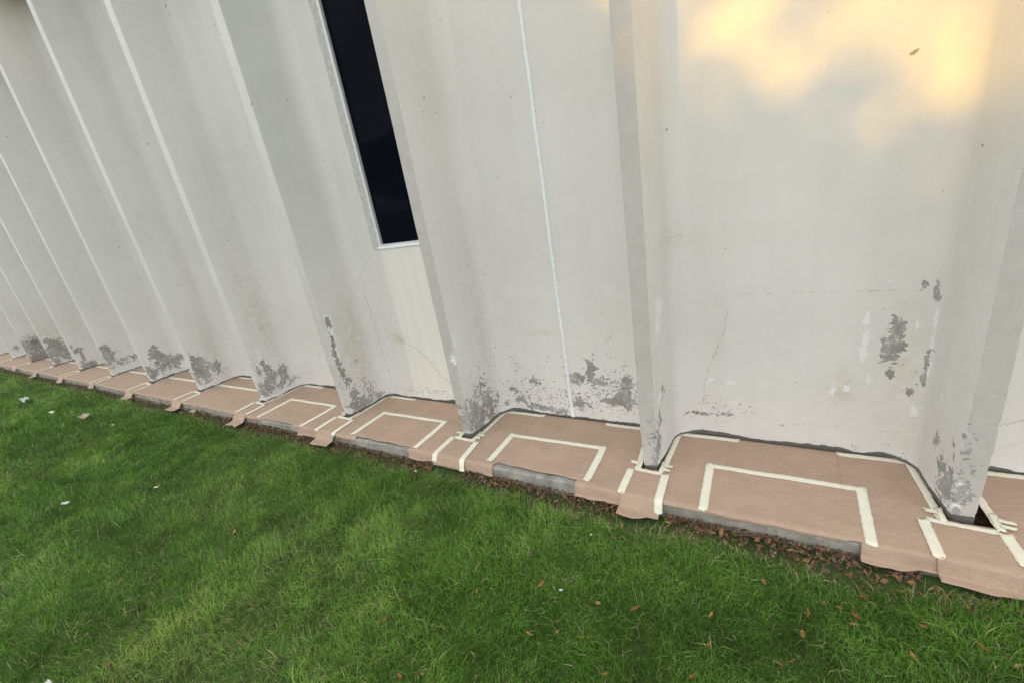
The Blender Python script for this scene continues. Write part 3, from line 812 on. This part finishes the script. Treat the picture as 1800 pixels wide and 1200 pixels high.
# ------------------------------------------------------------------ grass
def edge_y(x):                    # ragged edge of the lawn in front of the litter strip
    x = np.asarray(x, float)
    e = 1.640 + (fbm(np.stack([x * 2.3, x * 0, x * 0], -1), 61, 3) - 0.5) * 0.10
    e = e + 0.11 * np.exp(-((x - 0.92) / 0.34) ** 2) - 0.040 * np.exp(-((x - 0.20) / 0.38) ** 2) - 0.015 * np.exp(-((x + 1.0) / 0.3) ** 2)
    return e
def scatter(x0, x1, y0, y1, dens):
    n = int((x1 - x0) * (y1 - y0) * dens)
    return np.stack([RNG.uniform(x0, x1, n), RNG.uniform(y0, y1, n)], 1)
pts = np.concatenate([scatter(-2.2, 1.9, 0.45, 1.75, 26000), scatter(-3.4, -2.2, -0.3, 1.75, 17000), scatter(-2.2, 0.2, -0.2, 0.45, 15000), scatter(-5.4, -3.4, -0.6, 1.75, 11000), scatter(-2.2, 2.2, -1.0, -0.2, 2000), scatter(0.2, 2.2, -0.2, 0.45, 4000),
                      scatter(-9.0, -5.4, -1.0, 1.75, 5000), scatter(-17, -9, -1.2, 1.75, 2000), scatter(1.9, 3.4, 0.2, 1.75, 4000)])
pts = pts[pts[:, 1] < edge_y(pts[:, 0]) + RNG.exponential(0.012, len(pts)) - 0.006]
fk = np.round((X1 - pts[:, 0]) / PITCH)
on_strip = (np.abs(pts[:, 0] - (X1 + 0.01)) < 0.15) & (pts[:, 1] > 1.735)
pts = pts[~on_strip]
n = len(pts)
gx_, gy_ = pts[:, 0], pts[:, 1]
gz_ = ground_z(gx_, gy_) - 0.003
clump = fbm(np.stack([gx_ * 7, gy_ * 7, gx_ * 0], 1), 62, 3)
patch = fbm(np.stack([gx_ * 1.1, gy_ * 1.1, gx_ * 0], 1), 63, 3)
dist = np.sqrt(gx_ ** 2 + gy_ ** 2)
far = np.clip((dist - 3) / 5, 0, 1)
tuft = np.clip(fbm(np.stack([gx_ * 17, gy_ * 17, gx_ * 0], 1), 66, 2) - 0.45, 0, 1)
hgt = (0.024 + 0.036 * RNG.random(n) ** 1.5) * (0.55 + 0.8 * clump + 1.3 * tuft) * (1 + 0.25 * far)
lng = RNG.random(n) < 0.03; hgt[lng] *= 1.5
wid = RNG.uniform(0.0011, 0.0027, n); broad = RNG.random(n) < 0.06; wid[broad] *= 1.9
wid = wid * (1 + 1.6 * far)
comb = fbm(np.stack([gx_ * 2.2, gy_ * 2.2, gx_ * 0 + 4], 1), 64, 2) * 4 * np.pi
az = comb + RNG.normal(0, 1.5, n)
lean = np.abs(RNG.normal(0.75, 0.35, n)); lean = np.clip(lean, 0.1, 1.35)
dirv = np.stack([np.cos(az), np.sin(az), np.zeros(n)], 1)
sidev = np.stack([-np.sin(az), np.cos(az), np.zeros(n)], 1)
tw = RNG.normal(0, 0.5, n)[:, None]
sidev = sidev * np.cos(tw) + np.array([0, 0, 1.0]) * np.sin(tw)
c0 = np.stack([gx_, gy_, gz_], 1)
up = np.array([0, 0, 1.0])
h = hgt[:, None]; ln_ = lean[:, None]
c1 = c0 + up * h * 0.55 + dirv * h * 0.28 * ln_
c2 = c0 + up * h * (1.0 - 0.32 * ln_) + dirv * h * 0.95 * ln_
w = wid[:, None] * 0.5
V = np.stack([c0 - sidev * w, c0 + sidev * w, c1 + sidev * w * 0.85, c1 - sidev * w * 0.85, c2], 1).reshape(-1, 3)
i = np.arange(n)[:, None] * 5
F = np.concatenate([i + [0, 1, 2], i + [0, 2, 3], i + [3, 2, 4]], 0)
base = np.array([0.128, 0.290, 0.034]); lite = np.array([0.255, 0.420, 0.105]); dark = np.array([0.045, 0.150, 0.012]); dry = np.array([0.52, 0.48, 0.27])
t = np.clip(RNG.normal(0.5, 0.28, n) + (patch - 0.5) * 2.0 + (clump - 0.5) * 0.8, 0, 1)[:, None]
col = dark * (1 - t) + lite * t
yel = np.clip(fbm(np.stack([gx_ * 0.8, gy_ * 0.8, gx_ * 0 + 9], 1), 65, 3) - 0.5, 0, 1)[:, None] * 0.6
col = col * (1 + yel * np.array([0.9, 0.35, 0.1]))
col = 0.5 * col + 0.5 * (base * (0.6 + 0.8 * RNG.random((n, 1))))
pale_patch = np.exp(-(((gx_ + 2.35) / 0.45) ** 2 + ((gy_ - 0.22) / 0.28) ** 2)) + 0.6 * np.exp(-(((gx_ + 3.2) / 0.5) ** 2 + ((gy_ - 1.0) / 0.3) ** 2))
col = col * (1 + pale_patch[:, None] * np.array([0.35, 0.15, 0.2]))
tone = np.clip(1 + (fbm(np.stack([gx_ * 2.6, gy_ * 3.4, gx_ * 0 + 2], 1), 67, 3) - 0.5) * 0.65 + (fbm(np.stack([gx_ * 9, gy_ * 11, gx_ * 0 + 5], 1), 68, 2) - 0.5) * 0.9, 0.55, 1.6)[:, None]
col = 1.06 * col * tone * (1 + np.clip(tone - 1.1, 0, 1) * np.array([0.45, 0.0, 0.25]))
isdry = RNG.random(n) < (0.05 + 0.10 * pale_patch + 0.16 * np.clip(tone[:, 0] - 1.1, 0, 1) + 0.16 * np.clip(patch - 0.52, 0, 1) * 2 + 0.25 * np.exp(-((gy_ - edge_y(gx_)) / 0.03) ** 2))
col[isdry] = (dry * (0.5 + 0.6 * RNG.random((n, 1))))[isdry]
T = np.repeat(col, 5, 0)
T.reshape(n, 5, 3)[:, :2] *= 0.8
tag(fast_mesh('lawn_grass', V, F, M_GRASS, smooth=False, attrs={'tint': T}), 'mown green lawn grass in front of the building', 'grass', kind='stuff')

# ------------------------------------------------------------------ fallen leaves and scraps on the lawn
def leaf_mesh(name, L, W, col, curl):
    V = []; ns = 7
    for i in range(ns):
        u = i / (ns - 1); wd = W * math.sin(math.pi * min(1, u * 0.96 + 0.02)) ** 0.8 * 0.5
        zz = curl * L * (u - 0.4) ** 2 * 2
        x = (u - 0.5) * L
        V += [(x, -wd, zz + wd * 0.45), (x, 0, zz), (x, wd, zz + wd * 0.45)]
    V += [(-0.5 * L - 0.25 * L, 0.0006, curl * L * 0.4), (-0.5 * L - 0.25 * L, -0.0006, curl * L * 0.4)]
    F = grid_faces(ns, 3) + [(1, 3 * ns, 3 * ns + 1)]
    me = bpy.data.meshes.new(name); me.from_pydata(V, [], F)
    c = np.array(col)[None] * (0.75 + 0.4 * np.random.default_rng(int(L * 1e5)).random((len(V), 1)))
    finish(me, M_LEAF, True, {'tint': c})
    return me
LCOL = [(0.36, 0.16, 0.05), (0.44, 0.22, 0.07), (0.28, 0.115, 0.045), (0.40, 0.24, 0.10), (0.24, 0.13, 0.07)]
LM = [leaf_mesh('fallen_leaf', 0.030 + 0.004 * (i % 3), 0.012 + 0.0025 * (i % 2), LCOL[i % 5], 0.5 - 0.12 * (i % 4)) for i in range(8)]
SHARED = 'small dry orange-brown leaf lying among the grass blades'
LEAVES = [((1422,1077),1.15,'orange leaf on the lawn, upper of the bright pair below the right bay'),((1411,1115),1.2,'orange leaf on the lawn, lower of the bright pair below the right bay'),
 ((1505,1082),1.1,None),((1500,1097),1.0,None),((1447,1059),.9,None),((1727,1138),1.15,'round-looking orange leaf on the lawn nearest the bottom right corner'),((1605,1152),1.1,None),((1623,1100),.9,None),
 ((1343,1022),1.1,'yellowish leaf on the grass just below the leaf litter strip'),((1250,1080),.9,None),((1517,1047),.8,None),((1790,1170),.9,None),((1390,1163),.9,None),((1477,1068),.8,None),((1245,1132),.8,None),((1217,1188),.9,None),((1703,1068),.8,None),
 ((639,930),1.0,None),((772,964),1.0,None),((855,952),.8,None),((930,977),1.0,None),((951,1026),1.15,'upright orange leaf on the lawn near the picture centre bottom'),((838,1039),1.0,None),((705,1056),1.1,None),((675,1089),1.0,None),((930,1114),1.0,None),
 ((1116,1069),1.3,'curled red-brown leaf on the lawn below the second fin'),((1052,1059),1.0,None),((1031,1065),.9,None),((703,1190),1.1,None),((742,1185),.9,None),((688,1018),.8,None),((1063,1185),.9,None),
 ((412,936),1.4,'bent tan leaf on the lawn at left'),((268,1099),1.1,None),((399,1090),1.1,None),((422,1128),1.0,None),((211,1023),1.1,None),((587,925),.9,None),((139,1056),1.0,None),((190,1168),1.0,None),((236,887),.9,None),((1370,1165),.8,None),((980,1110),.8,None),((560,1010),.8,None)]
LOBJ = []
for i, ((px, py), sc, lab) in enumerate(LEAVES):
    p = on_floor(px, py, GZ + 0.035)
    o = bpy.data.objects.new('fallen_leaf', LM[i % 8]); COL.objects.link(o)
    o.location = p; d = math.hypot(p[0], p[1])
    s = sc * (0.85 if d < 2.6 else 1.15); o.scale = (s, s, s)
    o.rotation_euler = (random.uniform(-.5, .5), random.uniform(-.5, .5), random.uniform(0, 6.28))
    LOBJ.append((o, p, lab))

by_bay = {}
for o, p, lab in LOBJ:
    if lab: tag(o, lab, 'leaf', 'fallen leaves on the lawn')
    else: by_bay.setdefault(int(math.floor((X1 - p[0]) / PITCH)) + 1, []).append((p[1], o))
for k, L in by_bay.items():
    L.sort(key=lambda q: -q[0])
    nm = bay_phrase(max(k, 0))
    for q, (y_, o) in enumerate(L):
        tag(o, 'dry leaf before the ' + nm + (', nearest the kerb' if q == 0 else ', ' + ORD[q + 1] + ' from the kerb'), 'leaf', 'fallen leaves on the lawn')

def scrap(px, py, L, W, mat, label, rz, fold=0.3, lift=0.04, name='paper_scrap'):
    p = on_floor(px, py, GZ + lift)
    L, W = L * 0.72, W * 0.72
    V = []; nu, nv = 7, 5; r = np.random.default_rng(int(px))
    for a in range(nu):
        for b in range(nv):
            u, v_ = a / (nu - 1) - .5, b / (nv - 1) - .5
            j = r.uniform(-.06, .06, 2)
            z = fold * L * (abs(u) ** 1.5) + 0.15 * L * math.sin(u * 5 + v_ * 4) * .5
            V.append(((u + j[0] * (abs(u) > .45)) * L, (v_ + j[1] * (abs(v_) > .45)) * W * (1 - .25 * u), z))
    o = mesh_obj(name, V, grid_faces(nu, nv), mat, loc=p)
    o.rotation_euler = (0.15, 0.1, rz)
    m = o.modifiers.new('thickness', 'SOLIDIFY'); m.thickness = 0.0006
    tag(o, label, 'paper scrap', 'scraps on the lawn')
scrap(116, 883, 0.075, 0.030, M_SCRAP, 'white torn paper scrap on open lawn at left', 0.9)
scrap(151, 731, 0.15, 0.10, M_KSCRAP, 'tan square paper scrap standing on the lawn at left', 0.5, 0.5, 0.05)
scrap(93, 724, 0.13, 0.045, M_CREAM, 'narrow cream tape scrap left of the tan paper scrap', 0.3, 0.4)
scrap(47, 703, 0.22, 0.09, M_SCRAP, 'crumpled white and brown scrap on the lawn at far left', 0.1, 0.6, 0.05)
scrap(275, 855, 0.045, 0.016, M_CREAM, 'tiny cream scrap on the lawn right of the white torn scrap', 1.0)
scrap(199, 746, 0.05, 0.02, M_SCRAP, 'tiny white scrap just right of the tan paper scrap', 0.4)
scrap(85, 1199, 0.04, 0.022, M_SCRAP, 'pale blue-white scrap at the bottom left corner', 0.2)
scrap(986, 1036, 0.020, 0.012, M_SCRAP, 'tiny white fleck on the lawn below the second fin', 0.8)
scrap(731, 827, 0.025, 0.016, M_SCRAP, 'small white chip at the litter strip left of the third fin', 0.2, 0.3, 0.03)
scrap(1069, 882, 0.022, 0.014, M_SCRAP, 'small white chip in the litter left of the second fin strip', 0.5, 0.3, 0.03)
scrap(1039, 939, 0.016, 0.012, M_SCRAP, 'tiny white fleck on the grass left of the second fin', 1.5)
scrap(340, 722, 0.11, 0.05, M_KSCRAP, 'tan paper scrap in the litter before the fifth bay', 0.3, 0.3, 0.03)
scrap(176, 678, 0.22, 0.06, M_KSCRAP, 'small tan scrap in the litter strip at far left', 0.3, 0.3, 0.03)

# twig and weed by the kerb at right
p0, p1 = on_floor(1296, 940, GZ + 0.022), on_floor(1395, 950, GZ + 0.022)
V = []; rings = 14
for i in range(rings):
    u = i / (rings - 1); c = p0 * (1 - u) + p1 * u + np.array([0, 0.004 * math.sin(u * 5), 0.003 * math.sin(u * 8)])
    r = 0.006 * (1 - 0.5 * u) * (1 + 0.15 * math.sin(i * 2.3))
    for j in range(7):
        a = j * 2 * math.pi / 7; V.append((c[0], c[1] + r * math.cos(a), c[2] + r * math.sin(a)))
F = [(i * 7 + j, i * 7 + (j + 1) % 7, (i + 1) * 7 + (j + 1) % 7, (i + 1) * 7 + j) for i in range(rings - 1) for j in range(7)]
tag(mesh_obj('twig', V, F, M_BARK), 'dark grey twig lying in the leaf litter by the right bay', 'twig')
def weed(px, py, n, size, label, tone):
    p = on_floor(px, py, GZ + 0.02)
    root = empty('weed', p)
    tag(root, label, 'weed', 'weeds by the kerb')
    a = RNG.uniform(0, 6.28, n); r = RNG.uniform(0.0, size, n); hh = RNG.uniform(0.0, size * 1.2, n)
    V, F, T = leaf_cloud(r * np.cos(a), r * np.sin(a) * .7, hh, RNG.uniform(0.010, 0.020, n), RNG.uniform(.5, .8, n), 0.6, np.array(tone)[None] * RNG.uniform(.6, 1.3, (n, 1)))
    o = fast_mesh('foliage', V, F, M_GRASS, attrs={'tint': T}); o.parent = root
    V, F = [], []
    for q in range(4):
        b = len(V); ang = q * 1.6
        for s in range(3):
            u = s / 2
            for d in (-.0012, .0012): V.append((size * .7 * u * math.cos(ang) + d, size * .5 * u * math.sin(ang), -0.02 + size * 1.2 * u))
        F += [(b, b + 1, b + 3, b + 2), (b + 2, b + 3, b + 5, b + 4)]
    c = mesh_obj('stem', V, F, M_GRASS, attrs={'tint': np.tile(np.array(tone), (len(V), 1))}, parent=root)
weed(1412, 948, 34, 0.032, 'small bright green weed beside the kerb of the right bay', (0.10, 0.19, 0.04))
weed(1203, 905, 24, 0.026, 'small green weed beside the kerb just right of the second fin strip', (0.08, 0.15, 0.04))
weed(360, 728, 26, 0.04, 'pale green weed at the kerb in the fifth bay', (0.12, 0.20, 0.09))

# ------------------------------------------------------------------ trees across the lawn behind the viewer (they filter the low sun)
def shadow_point(X, Z, y):
    """where the ray that lights (X, YB, Z) on the wall passes depth y"""
    t = (YB - y) / LDIR.y
    return X - LDIR.x * t, Z - LDIR.z * t
def tree(name, x, y, height, trunk_h, blobs, nleaf, label, leaf=0.16, thin=0.0, limb_r=0.09):
    root = empty(name, (x, y, GZ)); tag(root, label, 'tree', 'trees behind the viewer')
    V, F = [], []
    def limb(a, b, r0, r1, seg=6):
        b0 = len(V); a, b = np.array(a, float), np.array(b, float)
        for i in range(seg + 1):
            u = i / seg; c = a * (1 - u) + b * u + np.array([math.sin(u * 4 + a[0]) * .06, math.cos(u * 3) * .06, 0])
            r = r0 * (1 - u) + r1 * u
            for j in range(8):
                q = j * math.pi / 4; V.append((c[0] + r * math.cos(q), c[1] + r * math.sin(q), c[2]))
        for i in range(seg):
            for j in range(8):
                F.append((b0 + i * 8 + j, b0 + i * 8 + (j + 1) % 8, b0 + (i + 1) * 8 + (j + 1) % 8, b0 + (i + 1) * 8 + j))
    limb((0, 0, 0), (0.1, 0, height * 0.8), 0.22, 0.06, 10)
    for bx_, by_, bz_, rx, ry, rz in blobs:
        limb((0, 0, min(trunk_h, bz_ * .6)), (bx_ * .8, by_ * .8, bz_), limb_r, limb_r * .25)
    tr = mesh_obj('trunk', V, F, M_BARK, parent=root)
    tot = sum(b[3] * b[5] for b in blobs); L = []
    for bx_, by_, bz_, rx, ry, rz in blobs:
        m = int(nleaf * rx * rz / tot)
        d = RNG.normal(0, 1, (m, 3)); d /= np.linalg.norm(d, axis=1)[:, None]
        rr = RNG.random(m) ** 0.45
        P = d * rr[:, None] * np.array([rx, ry, rz]) + np.array([bx_, by_, bz_])
        k_ = fbm(P * 0.9 + x, 71, 2) > thin
        L.append(P[k_])
    L = np.concatenate(L); m = len(L)
    tone = np.array([0.05, 0.085, 0.022])[None] * (0.6 + 0.9 * fbm(L * 0.8, 72, 2))[:, None] * RNG.uniform(.7, 1.3, (m, 1))
    V2, F2, T2 = leaf_cloud(L[:, 0], L[:, 1], L[:, 2], RNG.uniform(leaf * .8, leaf * 1.6, m), RNG.uniform(.5, .8, m), 0.9, tone)
    cr = fast_mesh('crown', V2, F2, M_FOL, attrs={'tint': T2}); cr.parent = root
    return root
TY = -15.0
def blob_at(X, Z, rx, rz, x, dy=0.0, ry=1.4):
    bx_, bz_ = shadow_point(X, Z, TY + dy)
    return (bx_ - x, dy, bz_ - GZ, rx, ry, rz)
xs_, _ = shadow_point(-3.2, 0, TY)
tree('broadleaf_tree', xs_, TY, 8.5, 2.2, [blob_at(-3.3, 3.2, 2.3, 2.3, xs_), blob_at(-1.75, 2.6, 1.0, 1.6, xs_, .4), blob_at(-4.8, 2.2, 1.9, 1.8, xs_), blob_at(-3.2, 0.6, 2.2, 1.4, xs_), blob_at(-1.6, 0.5, 1.4, 1.3, xs_, -.5), blob_at(-2.2, 4.8, 1.8, 1.2, xs_)], 30000, 'dense broadleaf tree behind the viewer, nearest to the low sun')
xs_, _ = shadow_point(-8.2, 0, TY - 1)
tree('broadleaf_tree', xs_, TY - 1, 9.0, 2.2, [blob_at(-8.0, 2.6, 2.7, 2.1, xs_), blob_at(-6.2, 1.6, 1.9, 2.2, xs_), blob_at(-10.4, 1.8, 2.2, 2.2, xs_), blob_at(-8.2, 0.3, 2.6, 1.3, xs_)], 26000, 'wide broadleaf tree behind the viewer, middle of the row')
xs_, _ = shadow_point(-13.8, 0, TY - 1)
tree('broadleaf_tree', xs_, TY - 1, 6.0, 1.6, [blob_at(-13.8, 1.4, 2.8, 1.5, xs_), blob_at(-12.0, 1.2, 1.9, 1.8, xs_), blob_at(-16.0, 1.2, 2.2, 1.5, xs_), blob_at(-13.8, 0.3, 2.6, 1.3, xs_)], 26000, 'wide broadleaf tree behind the viewer, farthest along the row')
xs_, _ = shadow_point(1.0, 0, TY)
tree('low_tree', xs_, TY, 4.2, 0.8, [blob_at(-0.62, 0.82, 1.0, 1.30, xs_, 0, 1.2), blob_at(0.05, 0.60, 0.9, 1.20, xs_, .3, 1.2), blob_at(0.95, 0.34, 1.1, 1.16, xs_, 0, 1.2), blob_at(2.6, 0.0, 1.2, 1.2, xs_, 0, 1.2), blob_at(0.4, -0.9, 2.0, 1.0, xs_, 0, 1.2), blob_at(-0.95, 1.8, 0.42, 0.7, xs_, 0, .8)], 26000, 'low spreading tree behind the viewer under the sun gap', 0.11)
# thin outer sprays hanging in the gap that break the sunlight into soft patches
TY2 = TY - 2
ox = shadow_point(2.3, 0, TY2)[0]
sprays = []
for X0, Z0, X1_, Z1_, r in ((-0.40, 2.10, -0.12, 2.24, .035), (-0.22, 1.90, 0.10, 1.97, .022), (0.02, 2.03, 0.30, 2.10, .03), (0.12, 1.80, 0.36, 1.90, .02),
                              (0.34, 1.66, 0.56, 1.76, .018), (0.48, 1.90, 0.66, 2.00, .02), (-0.66, 1.95, -0.56, 2.15, .05), (-0.1, 2.34, 0.4, 2.5, .06), (0.7, 2.2, 1.0, 2.4, .06)):
    for q in range(4):
        u = q / 3
        px_, pz_ = shadow_point(X0 * (1 - u) + X1_ * u, Z0 * (1 - u) + Z1_ * u, TY2)
        sprays.append((px_ - ox, 0, pz_ - GZ, r * 1.7, .4, r))
tree('open_tree', ox, TY2, 9.0, 3.0, sprays, 1350, 'open thin-leaved tree behind the viewer in the sun gap', 0.06, limb_r=0.006)
